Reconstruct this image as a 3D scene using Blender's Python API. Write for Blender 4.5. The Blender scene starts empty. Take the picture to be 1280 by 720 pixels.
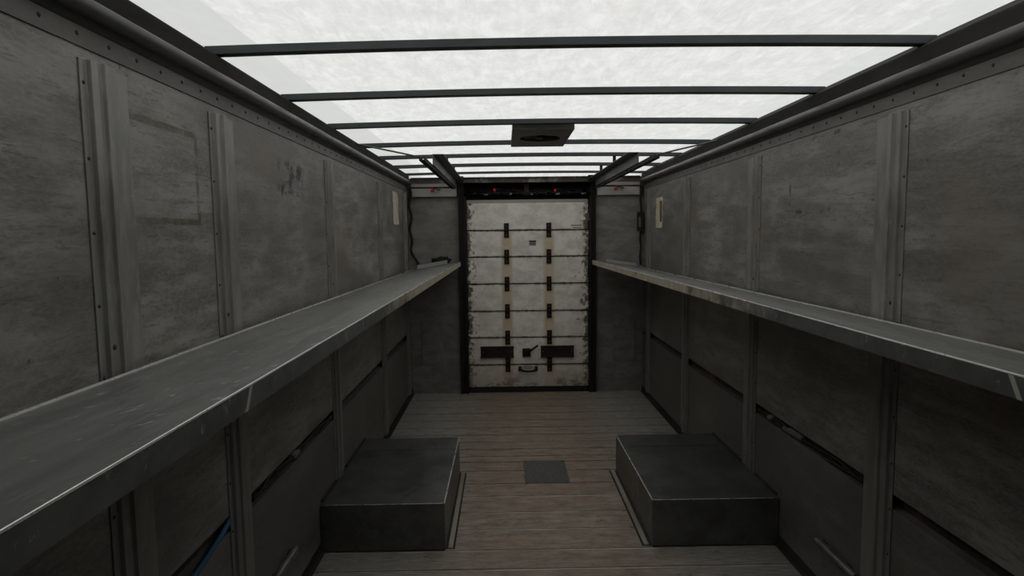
import bpy, bmesh, math, random
from mathutils import Matrix, Vector, noise

random.seed(7)
S = bpy.context.scene
COL = S.collection

# ------------------------------------------------------------------ camera
cam_data = bpy.data.cameras.new('camera')
cam_data.sensor_width = 36.0
cam_data.lens = 764.658 * 36.0 / 1280.0
cam_data.clip_start = 0.02
cam = bpy.data.objects.new('camera', cam_data)
COL.objects.link(cam)
R_ = (0.99985264, -0.01273614, -0.01151029)
U_ = (0.01257049, 0.08656129, 0.99616722)
F_ = (0.01169098, 0.99616511, -0.08670864)
cam.matrix_world = Matrix(((R_[0], U_[0], -F_[0], -0.20551),
                           (R_[1], U_[1], -F_[1], 0.0),
                           (R_[2], U_[2], -F_[2], 1.50410),
                           (0, 0, 0, 1)))
S.camera = cam

# ------------------------------------------------------------------ daylight: a bright overcast sky above the translucent roof
world = bpy.data.worlds.new('overcast_sky')
S.world = world
world.use_nodes = True
wn = world.node_tree
wn.nodes['Background'].inputs['Color'].default_value = (0.985, 0.99, 1.0, 1)
wn.nodes['Background'].inputs['Strength'].default_value = 1.31

S.view_settings.view_transform = 'Standard'
S.view_settings.look = 'None'
S.view_settings.gamma = 1.0
S.view_settings.use_curve_mapping = False
S.view_settings.exposure = 0.0
S.cycles.use_denoising = True
S.cycles.max_bounces = 14
S.cycles.diffuse_bounces = 8
S.cycles.glossy_bounces = 5
S.cycles.transmission_bounces = 4

W = 1.1          # half width of the van body
YB = 5.7588      # back wall
Y0 = -1.0        # behind the camera


# ------------------------------------------------------------------ node helpers
class NT:
    def __init__(self, name):
        self.m = bpy.data.materials.new(name)
        self.m.use_nodes = True
        self.t = self.m.node_tree
        self.t.nodes.clear()
        self.out = self.t.nodes.new('ShaderNodeOutputMaterial')
        self.tc = self.t.nodes.new('ShaderNodeTexCoord')
        self.sep = None

    def put(self, sock, v):
        if hasattr(v, 'is_output') or isinstance(v, bpy.types.NodeSocket):
            self.t.links.new(v, sock)
        elif isinstance(v, (tuple, list)):
            v = tuple(v)
            sock.default_value = v + (1,) if (len(v) == 3 and sock.type == 'RGBA') else v
        else:
            sock.default_value = v

    def math(self, op, a, b=0.0, c=0.0, clamp=False):
        n = self.t.nodes.new('ShaderNodeMath')
        n.operation = op
        n.use_clamp = clamp
        self.put(n.inputs[0], a); self.put(n.inputs[1], b); self.put(n.inputs[2], c)
        return n.outputs[0]

    def xyz(self):
        if not self.sep:
            self.sep = self.t.nodes.new('ShaderNodeSeparateXYZ')
            self.t.links.new(self.tc.outputs['Object'], self.sep.inputs[0])
        return self.sep.outputs

    def noise(self, scale=(1, 1, 1), sc=4.0, detail=6, rough=0.6, off=(0, 0, 0), dist=0.0):
        mp = self.t.nodes.new('ShaderNodeMapping')
        mp.inputs['Scale'].default_value = scale
        mp.inputs['Location'].default_value = off
        self.t.links.new(self.tc.outputs['Object'], mp.inputs[0])
        n = self.t.nodes.new('ShaderNodeTexNoise')
        n.inputs['Scale'].default_value = sc
        n.inputs['Detail'].default_value = detail
        n.inputs['Roughness'].default_value = rough
        n.inputs['Distortion'].default_value = dist
        self.t.links.new(mp.outputs[0], n.inputs['Vector'])
        return n.outputs['Fac']

    def band(self, v, lo, hi, a=0.0, b=1.0):
        n = self.t.nodes.new('ShaderNodeMapRange')
        n.interpolation_type = 'SMOOTHSTEP'
        self.put(n.inputs['Value'], v)
        n.inputs['From Min'].default_value = lo
        n.inputs['From Max'].default_value = hi
        n.inputs['To Min'].default_value = a
        n.inputs['To Max'].default_value = b
        return n.outputs['Result']

    def mix(self, f, a, b, mode='MIX'):
        n = self.t.nodes.new('ShaderNodeMix')
        n.data_type = 'RGBA'
        n.blend_type = mode
        self.put(n.inputs[0], f); self.put(n.inputs[6], a); self.put(n.inputs[7], b)
        return n.outputs[2]

    def near(self, v, c, w, soft):      # 1 within w of c, fading over soft
        d = self.math('ABSOLUTE', self.math('SUBTRACT', v, c))
        return self.band(d, w, w + soft, 1.0, 0.0)

    def bsdf(self, col, rough=0.6, metal=0.0, spec=0.5, bump=None, bstr=0.2, bdist=0.002):
        b = self.t.nodes.new('ShaderNodeBsdfPrincipled')
        self.put(b.inputs['Base Color'], col)
        self.put(b.inputs['Roughness'], rough)
        self.put(b.inputs['Metallic'], metal)
        b.inputs['Specular IOR Level'].default_value = spec
        if bump is not None:
            bn = self.t.nodes.new('ShaderNodeBump')
            bn.inputs['Strength'].default_value = bstr
            bn.inputs['Distance'].default_value = bdist
            self.t.links.new(bump, bn.inputs['Height'])
            self.t.links.new(bn.outputs[0], b.inputs['Normal'])
        self.t.links.new(b.outputs[0], self.out.inputs['Surface'])
        return self.m


def sheet_metal(name, base, dark, light=None, stretch=(1, 1, 1), sc=5.0, rough=0.5, metal=0.0, spec=0.4,
                contrast=(0.35, 0.65), chips=0.0, rust=None, rust_lim=(0.6, 0.72), bstr=0.15):
    n = NT(name)
    a = n.noise(stretch, sc, 8, 0.65)
    b = n.noise(tuple(s * 2.3 for s in stretch), sc * 4, 5, 0.7, off=(3, 1, 2))
    big = n.noise((1, 1, 1), 1.4, 4, 0.55, off=(7, 2, 5))
    c = n.mix(n.band(a, contrast[0], contrast[1]), dark, base)
    if light:
        c = n.mix(n.math('MULTIPLY', n.band(b, 0.5, 0.8), 0.7), c, light)
    c = n.mix(n.band(big, 0.35, 0.7, 0.0, 0.45), c, dark)
    if rust:
        r = n.noise((1, 1, 1), 6.0, 8, 0.7, off=(11, 4, 9))
        c = n.mix(n.band(r, rust_lim[0], rust_lim[1], 0, 0.85), c, rust)
    if chips:
        s = n.noise((1, 1, 1), 38.0, 2, 0.5, off=(1, 9, 2))
        c = n.mix(n.band(s, 0.72 - chips, 0.735 - chips), c, (0.45, 0.45, 0.42))
    r = n.band(b, 0.3, 0.7, rough - 0.08, rough + 0.1)
    return n.bsdf(c, r, metal, spec, b, bstr)


# wall sheet: worn grey aluminium with horizontal scuffs
def wall_mat(name, left):
    n = NT(name)
    x, y, z = n.xyz()
    a = n.noise((1, 0.55, 2.6), 5.0, 9, 0.7)
    b = n.noise((1, 1.5, 16), 6.0, 6, 0.7, off=(3, 1, 2), dist=0.4)
    big = n.noise((1, 1, 1.3), 1.3, 4, 0.55, off=(7, 2 if left else 12, 5))
    c = n.mix(n.band(a, 0.38, 0.63), (0.135, 0.130, 0.117), (0.288, 0.283, 0.26))
    c = n.mix(n.band(b, 0.54, 0.68, 0, 0.75), c, (0.075, 0.072, 0.065))
    fn = n.noise((1, 2, 5), 28.0, 4, 0.8, off=(5, 5, 5))
    c = n.mix(n.band(fn, 0.45, 0.60, 0, 0.3), c, (0.36, 0.35, 0.32))
    fd = n.noise((1, 1.4, 4), 17.0, 5, 0.8, off=(15, 5, 5))
    c = n.mix(n.band(fd, 0.56, 0.68, 0, 0.65), c, (0.085, 0.082, 0.074))
    c = n.mix(n.band(b, 0.46, 0.28, 0, 0.35), c, (0.24, 0.24, 0.22))
    c = n.mix(n.band(big, 0.42, 0.66, 0.0, 0.6), c, (0.105, 0.098, 0.084))
    bl = n.noise((1, 1, 1), 2.2, 5, 0.6, off=(1, 5, 15))
    c = n.mix(n.band(bl, 0.55, 0.75, 0.0, 0.6), c, (0.19, 0.150, 0.110))
    mk = n.noise((1, 1.6, 1.2), 9.0, 7, 0.75, off=(21, 4 if left else 14, 5))
    c = n.mix(n.band(mk, 0.64, 0.70, 0, 0.75), c, (0.045, 0.043, 0.04))
    def ring(yc, zc, hy, hz, w):
        dy = n.math('DIVIDE', n.math('ABSOLUTE', n.math('SUBTRACT', y, yc)), 1.0)
        dz = n.math('ABSOLUTE', n.math('SUBTRACT', z, zc))
        m = n.math('MAXIMUM', n.math('SUBTRACT', dy, hy), n.math('SUBTRACT', dz, hz))
        return n.near(m, 0.0, w, 0.005)
    rag = n.noise((1, 1, 1), 14, 6, 0.7, off=(2, 2, 2))
    if left:    # residue of a removed label, scraped marks
        f = n.math('MULTIPLY', ring(1.62, 1.675, 0.20, 0.125, 0.006), n.band(rag, 0.36, 0.60, 0.05, 0.75))
        c = n.mix(f, c, (0.060, 0.056, 0.030))
        g = n.math('MULTIPLY', n.near(y, 2.62, 0.10, 0.10), n.near(z, 1.74, 0.05, 0.05))
        f = n.math('MULTIPLY', g, n.band(rag, 0.50, 0.60))
        c = n.mix(f, c, (0.03, 0.028, 0.026))
    else:
        f = n.math('MULTIPLY', ring(2.60, 1.74, 0.20, 0.15, 0.006), n.band(rag, 0.50, 0.60, 0.0, 0.8))
        c = n.mix(f, c, (0.045, 0.043, 0.04))
    # lower panel darkened to stand in for shade, then rusty kick marks
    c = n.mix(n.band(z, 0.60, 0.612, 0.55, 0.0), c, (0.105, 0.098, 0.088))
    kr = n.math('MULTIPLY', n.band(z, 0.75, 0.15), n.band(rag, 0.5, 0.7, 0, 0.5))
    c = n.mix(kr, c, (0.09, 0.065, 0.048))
    return n.bsdf(c, n.band(a, 0.3, 0.7, 0.42, 0.62), 0.25, 0.4, b, 0.25, 0.002)


M = {}
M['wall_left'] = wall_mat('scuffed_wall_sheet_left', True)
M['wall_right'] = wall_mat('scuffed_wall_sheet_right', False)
M['post'] = sheet_metal('post_aluminium', (0.27, 0.265, 0.242), (0.16, 0.156, 0.142), (0.36, 0.35, 0.325), (1, 1, 0.25), 7, 0.42, 0.3, 0.5)
M['rail'] = sheet_metal('dark_roof_rail', (0.095, 0.090, 0.080), (0.060, 0.057, 0.052), None, (1, 0.2, 1), 6, 0.42, 0.1, 0.5)
M['fascia'] = sheet_metal('rail_fascia', (0.045, 0.043, 0.040), (0.026, 0.025, 0.024), None, (1, 0.2, 1), 6, 0.8, 0.0, 0.15)
M['flange'] = sheet_metal('rivet_flange', (0.155, 0.145, 0.125), (0.09, 0.085, 0.075), (0.19, 0.18, 0.16), (1, 0.3, 1), 8, 0.5, 0.2)
M['bow'] = sheet_metal('roof_bow_steel', (0.070, 0.077, 0.080), (0.042, 0.047, 0.051), None, (0.3, 1, 1), 6, 0.5, 0.2)
M['rivet'] = sheet_metal('rivet_steel', (0.035, 0.034, 0.032), (0.02, 0.02, 0.02), rough=0.6)
M['slot'] = sheet_metal('rusty_slot', (0.06, 0.045, 0.035), (0.016, 0.014, 0.012), None, (1, 0.6, 1), 9, 0.8, rust=(0.20, 0.09, 0.05), rust_lim=(0.56, 0.68))
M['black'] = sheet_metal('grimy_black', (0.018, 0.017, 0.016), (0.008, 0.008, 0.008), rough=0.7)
M['track'] = sheet_metal('rusty_black_track', (0.016, 0.013, 0.012), (0.006, 0.006, 0.006), None, (1, 1, 0.5), 14, 0.7, rust=(0.06, 0.026, 0.016), rust_lim=(0.58, 0.7))
M['dark_brown'] = sheet_metal('dark_rusted_steel', (0.050, 0.026, 0.021), (0.018, 0.012, 0.011), None, (1, 1, 1), 20, 0.55, 0.3)
M['hinge'] = sheet_metal('oily_hinge', (0.030, 0.020, 0.016), (0.012, 0.010, 0.009), None, (1, 1, 1), 30, 0.5, 0.4)
M['rear_panel'] = sheet_metal('rear_corner_sheet', (0.27, 0.26, 0.238), (0.17, 0.162, 0.148), (0.36, 0.35, 0.325), (1, 1, 2.2), 6, 0.6, 0.1)
M['header'] = sheet_metal('header_beam_paint', (0.30, 0.295, 0.26), (0.18, 0.175, 0.15), (0.36, 0.35, 0.31), (0.5, 1, 1), 8, 0.6, rust=(0.040, 0.026, 0.018), rust_lim=(0.38, 0.52))
M['side_beam'] = sheet_metal('side_beam_paint', (0.44, 0.43, 0.385), (0.30, 0.29, 0.26), None, (0.5, 1, 1), 8, 0.6, rust=(0.11, 0.08, 0.05), rust_lim=(0.66, 0.76))
M['shelf_top'] = sheet_metal('shelf_top_aluminium', (0.245, 0.248, 0.233), (0.165, 0.167, 0.157), (0.30, 0.303, 0.286), (1.6, 0.25, 1), 6, 0.36, 0.35, 0.5, chips=0.035, rust=(0.075, 0.074, 0.068), rust_lim=(0.64, 0.72))
M['box'] = sheet_metal('wheel_box_aluminium', (0.205, 0.209, 0.196), (0.125, 0.128, 0.120), (0.27, 0.274, 0.258), (1, 1, 1), 5, 0.42, 0.8, 0.5)
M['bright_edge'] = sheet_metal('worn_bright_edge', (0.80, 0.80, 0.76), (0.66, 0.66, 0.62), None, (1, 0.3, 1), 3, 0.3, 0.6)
M['kick'] = sheet_metal('kick_rail_aluminium', (0.22, 0.212, 0.19), (0.12, 0.116, 0.105), None, (1, 2, 1), 9, 0.4, 0.4)
M['rubber'] = sheet_metal('black_rubber', (0.015, 0.015, 0.016), (0.008, 0.008, 0.008), rough=0.6)
M['blue'] = sheet_metal('blue_cable_jacket', (0.022, 0.105, 0.23), (0.015, 0.06, 0.13), rough=0.5)
M['red'] = sheet_metal('red_lens', (0.75, 0.03, 0.03), (0.50, 0.02, 0.02), rough=0.3)
M['paper'] = sheet_metal('aged_paper', (0.66, 0.62, 0.50), (0.42, 0.36, 0.25), (0.75, 0.72, 0.62), (1, 1, 0.5), 14, 0.9, bstr=0.05)
M['paper_brown'] = sheet_metal('brown_adhesive', (0.20, 0.14, 0.07), (0.09, 0.06, 0.03), rough=0.8)
M['white_bar'] = sheet_metal('pale_painted_bar', (0.40, 0.40, 0.38), (0.30, 0.30, 0.28), None, (0.4, 1, 1), 7, 0.5)
M['vent'] = sheet_metal('vent_frame_metal', (0.125, 0.120, 0.108), (0.08, 0.077, 0.07), rough=0.5)
M['hanger'] = sheet_metal('track_hanger_steel', (0.15, 0.152, 0.142), (0.09, 0.09, 0.085), None, (1, 0.4, 1), 6, 0.5, 0.2)
M['patch'] = sheet_metal('floor_patch_plate', (0.115, 0.108, 0.10), (0.07, 0.066, 0.062), (0.15, 0.14, 0.13), (6, 1, 1), 14, 0.6, 0.1)
M['strip'] = sheet_metal('floor_edge_strip', (0.34, 0.30, 0.24), (0.20, 0.17, 0.135), (0.42, 0.39, 0.32), (1, 0.3, 1), 9, 0.5, 0.2)
M['nosing'] = sheet_metal('worn_plank_edge', (0.52, 0.49, 0.43), (0.26, 0.24, 0.20), None, (0.8, 1, 1), 7, 0.5)
M['tape'] = sheet_metal('grey_tape', (0.15, 0.14, 0.125), (0.09, 0.083, 0.075), rough=0.7)
M['ink'] = sheet_metal('faded_black_ink', (0.04, 0.035, 0.035), (0.03, 0.025, 0.025), rough=0.8)
M['red_ink'] = sheet_metal('faded_red_ink', (0.28, 0.09, 0.07), (0.16, 0.05, 0.04), rough=0.8)
M['sticker'] = sheet_metal('grey_sticker', (0.33, 0.32, 0.31), (0.25, 0.24, 0.23), rough=0.7)
M['rag'] = sheet_metal('oily_rag', (0.02, 0.017, 0.015), (0.008, 0.008, 0.008), rough=0.9)


def lip_mat():      # shelf front lip: dark aluminium near the camera, worn to bare tan plywood far away
    n = NT('shelf_lip_worn')
    x, y, z = n.xyz()
    a = n.noise((1, 1, 1), 9.0, 8, 0.7)
    b = n.noise((1, 2.2, 1.2), 11.0, 7, 0.78, off=(5, 3, 1))
    c = n.mix(n.band(a, 0.35, 0.65), (0.075, 0.078, 0.073), (0.125, 0.13, 0.12))
    c = n.mix(n.band(b, 0.575, 0.65, 0, 0.75), c, (0.34, 0.33, 0.295))
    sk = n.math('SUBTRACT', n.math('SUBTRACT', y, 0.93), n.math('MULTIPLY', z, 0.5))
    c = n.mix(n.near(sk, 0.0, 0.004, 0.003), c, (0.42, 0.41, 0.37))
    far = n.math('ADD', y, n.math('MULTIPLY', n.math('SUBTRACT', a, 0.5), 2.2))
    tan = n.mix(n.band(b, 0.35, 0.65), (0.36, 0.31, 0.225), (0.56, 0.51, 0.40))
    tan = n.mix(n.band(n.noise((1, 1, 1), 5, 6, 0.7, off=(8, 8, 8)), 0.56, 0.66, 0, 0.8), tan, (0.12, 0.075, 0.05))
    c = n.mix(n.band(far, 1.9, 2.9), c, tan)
    return n.bsdf(c, 0.5, 0.15, 0.4, b, 0.15)


def floor_mat():
    n = NT('worn_plank_floor')
    x, y, z = n.xyz()
    a = n.noise((0.9, 3.0, 1), 7.0, 9, 0.78)
    g = n.noise((2.0, 34.0, 1), 5.0, 5, 0.6, off=(2, 3, 4))
    big = n.noise((1, 1, 1), 1.7, 5, 0.6, off=(4, 2, 0))
    c = n.mix(n.band(a, 0.38, 0.62), (0.16, 0.130, 0.100), (0.41, 0.365, 0.300))
    c = n.mix(n.band(g, 0.50, 0.70, 0, 0.7), c, (0.46, 0.42, 0.35))
    c = n.mix(n.band(g, 0.47, 0.32, 0, 0.7), c, (0.085, 0.066, 0.05))
    pl = n.noise((0.15, 6.0, 0), 1.0, 1, 0.5, off=(4, 7, 4))
    c = n.mix(n.band(pl, 0.35, 0.65, 0.0, 0.4), c, (0.20, 0.16, 0.12))
    # brown traffic stain down the middle, greyer aluminium at the sides
    cen = n.math('MULTIPLY', n.band(n.math('ABSOLUTE', n.math('SUBTRACT', x, 0.0)), 0.2, 0.75, 1, 0),
                 n.band(big, 0.30, 0.6, 0.45, 0.9))
    c = n.mix(cen, c, n.mix(n.band(a, 0.3, 0.7), (0.150, 0.105, 0.074), (0.35, 0.275, 0.205)))
    side = n.band(n.math('ABSOLUTE', x), 0.35, 0.75, 0, 0.75)
    c = n.mix(side, c, n.mix(n.band(g, 0.3, 0.7), (0.18, 0.172, 0.155), (0.45, 0.435, 0.40)))
    sp = n.noise((1, 1, 1), 34.0, 4, 0.8, off=(3, 2, 8))
    c = n.mix(n.band(sp, 0.56, 0.68, 0, 0.5), c, (0.075, 0.06, 0.048))
    s = n.noise((1, 1.6, 1), 13.0, 6, 0.7, off=(9, 2, 2))
    c = n.mix(n.band(s, 0.57, 0.70, 0, 0.75), c, (0.07, 0.055, 0.042))
    c = n.mix(n.math('MULTIPLY', n.band(y, 3.0, 2.4), 0.25), c, (0.13, 0.115, 0.095))
    return n.bsdf(c, n.band(a, 0.3, 0.7, 0.45, 0.65), 0.1, 0.4, g, 0.35, 0.002)


def door_mat():
    n = NT('stained_white_door')
    x, y, z = n.xyz()
    a = n.noise((1, 1, 1.5), 7.0, 9, 0.72)
    f = n.noise((1, 1, 1), 24.0, 6, 0.7, off=(4, 4, 1))
    c = n.mix(n.band(a, 0.35, 0.62), (0.70, 0.65, 0.56), (0.90, 0.87, 0.79))
    c = n.mix(n.band(f, 0.60, 0.75, 0, 0.6), c, (0.33, 0.27, 0.19))
    e = n.math('SUBTRACT', n.math('ABSOLUTE', n.math('SUBTRACT', x, 0.0145)), 0.5675)     # 0 at the edges
    e = n.math('ADD', e, n.math('MULTIPLY', n.math('SUBTRACT', f, 0.5), 0.42))
    c = n.mix(n.band(e, -0.055, 0.0, 0, 0.92), c, (0.085, 0.058, 0.036))
    for hx in (-0.184, 0.213):
        h = n.math('MULTIPLY', n.near(x, hx, 0.028, 0.04), n.band(a, 0.35, 0.6, 0.3, 0.75))
        c = n.mix(n.math('MULTIPLY', h, n.band(z, 1.60, 1.45)), c, (0.56, 0.38, 0.19))
    low = n.math('ADD', z, n.math('MULTIPLY', f, 0.8))
    c = n.mix(n.band(low, 1.0, 0.25, 0, 0.6), c, (0.36, 0.31, 0.24))
    c = n.mix(n.math('MULTIPLY', n.band(z, 0.25, 0.05), n.band(a, 0.45, 0.6)), c, (0.20, 0.16, 0.12))
    for zz in (0.266, 0.529, 0.782, 1.041, 1.297, 1.545):
        c = n.mix(n.math('MULTIPLY', n.near(z, zz, 0.007, 0.012), n.band(f, 0.4, 0.6, 0.2, 0.8)), c, (0.14, 0.10, 0.065))
    # grey top strip
    c = n.mix(n.band(z, 1.797, 1.801), c, n.mix(a, (0.28, 0.28, 0.24), (0.42, 0.42, 0.37)))
    return n.bsdf(c, 0.55, 0.0, 0.4, f, 0.15)


def roof_mat():     # translucent fibreglass sheet, lit by the sky above
    n = NT('translucent_fibreglass')
    x, y, z = n.xyz()
    a = n.noise((1.6, 1, 1), 9.0, 9, 0.75, dist=0.5)
    b = n.noise((6, 1.2, 1), 6.0, 6, 0.7, off=(3, 1, 0), dist=0.6)
    c = n.mix(n.band(a, 0.3, 0.7), (0.63, 0.63, 0.61), (0.77, 0.775, 0.76))
    c = n.mix(n.band(b, 0.42, 0.66, 0, 0.55), c, (0.60, 0.59, 0.55))
    st = n.noise((1, 1, 1), 2.5, 5, 0.6, off=(9, 1, 0))
    c = n.mix(n.band(st, 0.6, 0.75, 0, 0.6), c, (0.66, 0.62, 0.54))
    # lapped double edge of the sheet
    c = n.mix(n.band(x, -0.965, -0.975, 0, 0.8), c, (0.56, 0.565, 0.54))
    c = n.mix(n.band(x, 1.02, 1.03, 0, 0.6), c, (0.60, 0.61, 0.59))
    tr = n.t.nodes.new('ShaderNodeBsdfTranslucent')
    n.put(tr.inputs['Color'], c)
    df = n.t.nodes.new('ShaderNodeBsdfDiffuse')
    df.inputs['Color'].default_value = (0.5, 0.5, 0.48, 1)
    mx = n.t.nodes.new('ShaderNodeMixShader')
    mx.inputs[0].default_value = 0.12
    n.t.links.new(tr.outputs[0], mx.inputs[1])
    n.t.links.new(df.outputs[0], mx.inputs[2])
    n.t.links.new(mx.outputs[0], n.out.inputs['Surface'])
    return n.m


M['lip'] = lip_mat()
M['floor'] = floor_mat()
M['door'] = door_mat()
M['roof'] = roof_mat()


# ------------------------------------------------------------------ mesh helpers
class MB:
    def __init__(self):
        self.v = []; self.f = []; self.mi = []; self.sm = []; self.cur = 0

    def add(self, vs, fs, smooth=False):
        o = len(self.v)
        self.v += [tuple(p) for p in vs]
        for f in fs:
            self.f.append([i + o for i in f]); self.mi.append(self.cur); self.sm.append(smooth)
        return self

    def box(self, x0, x1, y0, y1, z0, z1):
        vs = [(x, y, z) for x in (x0, x1) for y in (y0, y1) for z in (z0, z1)]
        return self.add(vs, [(0, 1, 3, 2), (4, 6, 7, 5), (0, 4, 5, 1), (2, 3, 7, 6), (0, 2, 6, 4), (1, 5, 7, 3)])

    def hexa(self, p):      # 8 points: bottom 4 (ccw), top 4 (ccw)
        return self.add(p, [(3, 2, 1, 0), (4, 5, 6, 7), (0, 1, 5, 4), (1, 2, 6, 5), (2, 3, 7, 6), (3, 0, 4, 7)])

    def prism(self, prof, ax, a, b, smooth=False, caps=True):   # profile in the two other axes
        n = len(prof)
        def P(q, t):
            q = list(q); q.insert(ax, t); return q
        vs = [P(q, a) for q in prof] + [P(q, b) for q in prof]
        self.add(vs, [(i, (i + 1) % n, n + (i + 1) % n, n + i) for i in range(n)], smooth)
        if caps:
            self.add(vs, [tuple(range(n))[::-1], tuple(range(n, 2 * n))])
        return self

    def tube(self, pts, r, k=10, smooth=True):
        pts = [Vector(p) for p in pts]
        rr = r if isinstance(r, (list, tuple)) else [r] * len(pts)
        vs = []; prev = None
        for i, p in enumerate(pts):
            d = (pts[min(i + 1, len(pts) - 1)] - pts[max(i - 1, 0)]).normalized()
            if prev is None:
                up = Vector((0, 0, 1)) if abs(d.z) < 0.9 else Vector((1, 0, 0))
                s = d.cross(up).normalized()
            else:
                s = (prev - d * prev.dot(d)).normalized()
            prev = s; t = d.cross(s)
            for j in range(k):
                a = 2 * math.pi * j / k
                vs.append(p + (s * math.cos(a) + t * math.sin(a)) * rr[i])
        fs = []
        for i in range(len(pts) - 1):
            for j in range(k):
                fs.append((i * k + j, i * k + (j + 1) % k, (i + 1) * k + (j + 1) % k, (i + 1) * k + j))
        self.add(vs, fs, smooth)
        self.add(vs[:k], [tuple(range(k))[::-1]]); self.add(vs[-k:], [tuple(range(k))])
        return self

    def dome(self, c, n, r, h=None, k=8):       # small rivet head at c, axis n
        h = h or r * 0.6
        n = Vector(n).normalized()
        s = n.orthogonal().normalized(); t = n.cross(s); c = Vector(c)
        vs = []
        for q, hh in ((1, 0), (0.8, 0.6), (0.35, 0.95)):
            for j in range(k):
                a = 2 * math.pi * j / k
                vs.append(c + (s * math.cos(a) + t * math.sin(a)) * r * q + n * h * hh)
        fs = []
        for i in range(2):
            for j in range(k):
                fs.append((i * k + j, i * k + (j + 1) % k, (i + 1) * k + (j + 1) % k, (i + 1) * k + j))
        fs.append(tuple(range(2 * k, 3 * k)))
        return self.add(vs, fs, True)

    def build(self, name, mats, parent=None, origin=(0, 0, 0), bevel=0.0, seg=2):
        o0 = Vector(origin)
        me = bpy.data.meshes.new(name)
        me.from_pydata([tuple(Vector(p) - o0) for p in self.v], [], self.f)
        if not isinstance(mats, (list, tuple)):
            mats = [mats]
        for m in mats:
            me.materials.append(m)
        for p, i, s in zip(me.polygons, self.mi, self.sm):
            p.material_index = i; p.use_smooth = s
        bm = bmesh.new(); bm.from_mesh(me)
        bmesh.ops.remove_doubles(bm, verts=bm.verts, dist=1e-6)
        bmesh.ops.recalc_face_normals(bm, faces=bm.faces)
        bm.to_mesh(me); bm.free()
        ob = bpy.data.objects.new(name, me)
        ob.location = o0
        COL.objects.link(ob)
        if parent:
            ob.parent = parent
            pw = Vector(parent.location)
            q = parent.parent
            while q:
                pw += Vector(q.location); q = q.parent
            ob.location = o0 - pw
        if bevel:
            b = ob.modifiers.new('bevel', 'BEVEL')
            b.width = bevel; b.segments = seg; b.limit_method = 'ANGLE'; b.angle_limit = 0.6
        return ob


def struct(o, label=None):
    o['kind'] = 'structure'
    if label:
        o['label'] = label
    return o


def tag(o, label, cat, group=None):
    o['label'] = label; o['category'] = cat
    if group:
        o['group'] = group
    return o


def empty(name, loc, label, cat, group=None):
    o = bpy.data.objects.new(name, None)
    o.location = loc; o.empty_display_size = 0.1
    COL.objects.link(o)
    return tag(o, label, cat, group)


# ------------------------------------------------------------------ the van body
# walls: sheet with a sunken slot between the lower and upper panels
def side_wall(s):
    m = MB()
    m.prism([(s * W, 0.614), (s * W, 2.04), (s * (W + 0.06), 2.04), (s * (W + 0.06), 0.614)], 1, Y0, YB - 0.0005)
    m.prism([(s * W, -0.03), (s * W, 0.562), (s * (W + 0.06), 0.562), (s * (W + 0.06), -0.03)], 1, Y0, YB - 0.0005)
    m.cur = 1
    m.prism([(s * (W + 0.035), 0.56), (s * (W + 0.035), 0.616), (s * (W + 0.055), 0.616), (s * (W + 0.055), 0.56)], 1, Y0, YB - 0.0005)
    nm = 'wall_left' if s < 0 else 'wall_right'
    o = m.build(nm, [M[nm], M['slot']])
    return struct(o, 'scuffed grey aluminium side wall with a dark slot low down')


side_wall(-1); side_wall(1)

# floor: cross planks with open seams
m = MB()
seams = [5.765, 5.507, 5.27, 5.076, 4.874, 4.687, 4.513, 4.351, 4.20, 4.121 - 0.06, 3.956, 3.803, 3.601, 3.418, 3.213, 3.02, 2.814, 2.645, 2.45]
y = 2.25
while y > Y0:
    seams.append(y); y -= 0.2
seams.append(Y0)
for a, b in zip(seams[:-1], seams[1:]):
    g = 0.0055 if a > 3.5 else 0.004
    m.box(-W, W, b + g, a - g, -0.012, random.uniform(-0.0012, 0.0))
m.cur = 1
m.box(-W, W, Y0, YB, -0.03, -0.011)
m.cur = 2       # worn pale nosing along the nearer plank edges
for q in seams[13:22]:
    m.box(-0.44 if q > 2.9 else -W + 0.04, 0.42 if q > 2.9 else W - 0.04, q - 0.014, q - 0.0045, -0.004, 0.0010)
struct(m.build('floor', [M['floor'], M['black'], M['nosing']], bevel=0.0018), 'worn brown and grey plank floor running across the van')

# roof sheet, gently arched, rolled down at the rear
m = MB()
nx = 16
ys = [Y0, 0.0, 1.0, 2.0, 3.0, 4.0, 5.0, 5.5, 5.60, 5.66, 5.72, 5.76, 5.80]
zs = {5.60: -0.010, 5.66: -0.026, 5.72: -0.038, 5.76: -0.052, 5.80: -0.072}
vs = []
for yy in ys:
    for i in range(nx + 1):
        x = -1.155 + 2.31 * i / nx
        vs.append((x, yy, 2.104 + 0.012 * (1 - (x / 1.155) ** 2) + zs.get(yy, 0.0)))
fs = [(j * (nx + 1) + i, j * (nx + 1) + i + 1, (j + 1) * (nx + 1) + i + 1, (j + 1) * (nx + 1) + i) for j in range(len(ys) - 1) for i in range(nx)]
m.add(vs, fs, True)
m.cur = 1
m.box(-W - 0.055, W + 0.055, Y0, 0.55, 2.118, 2.128)  # unseen opaque cover, added to darken the lower walls near the camera
struct(m.build('ceiling', [M['roof'], M['fascia']]), 'white translucent fibreglass roof glowing with daylight, with an added unseen opaque cover')

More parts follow.
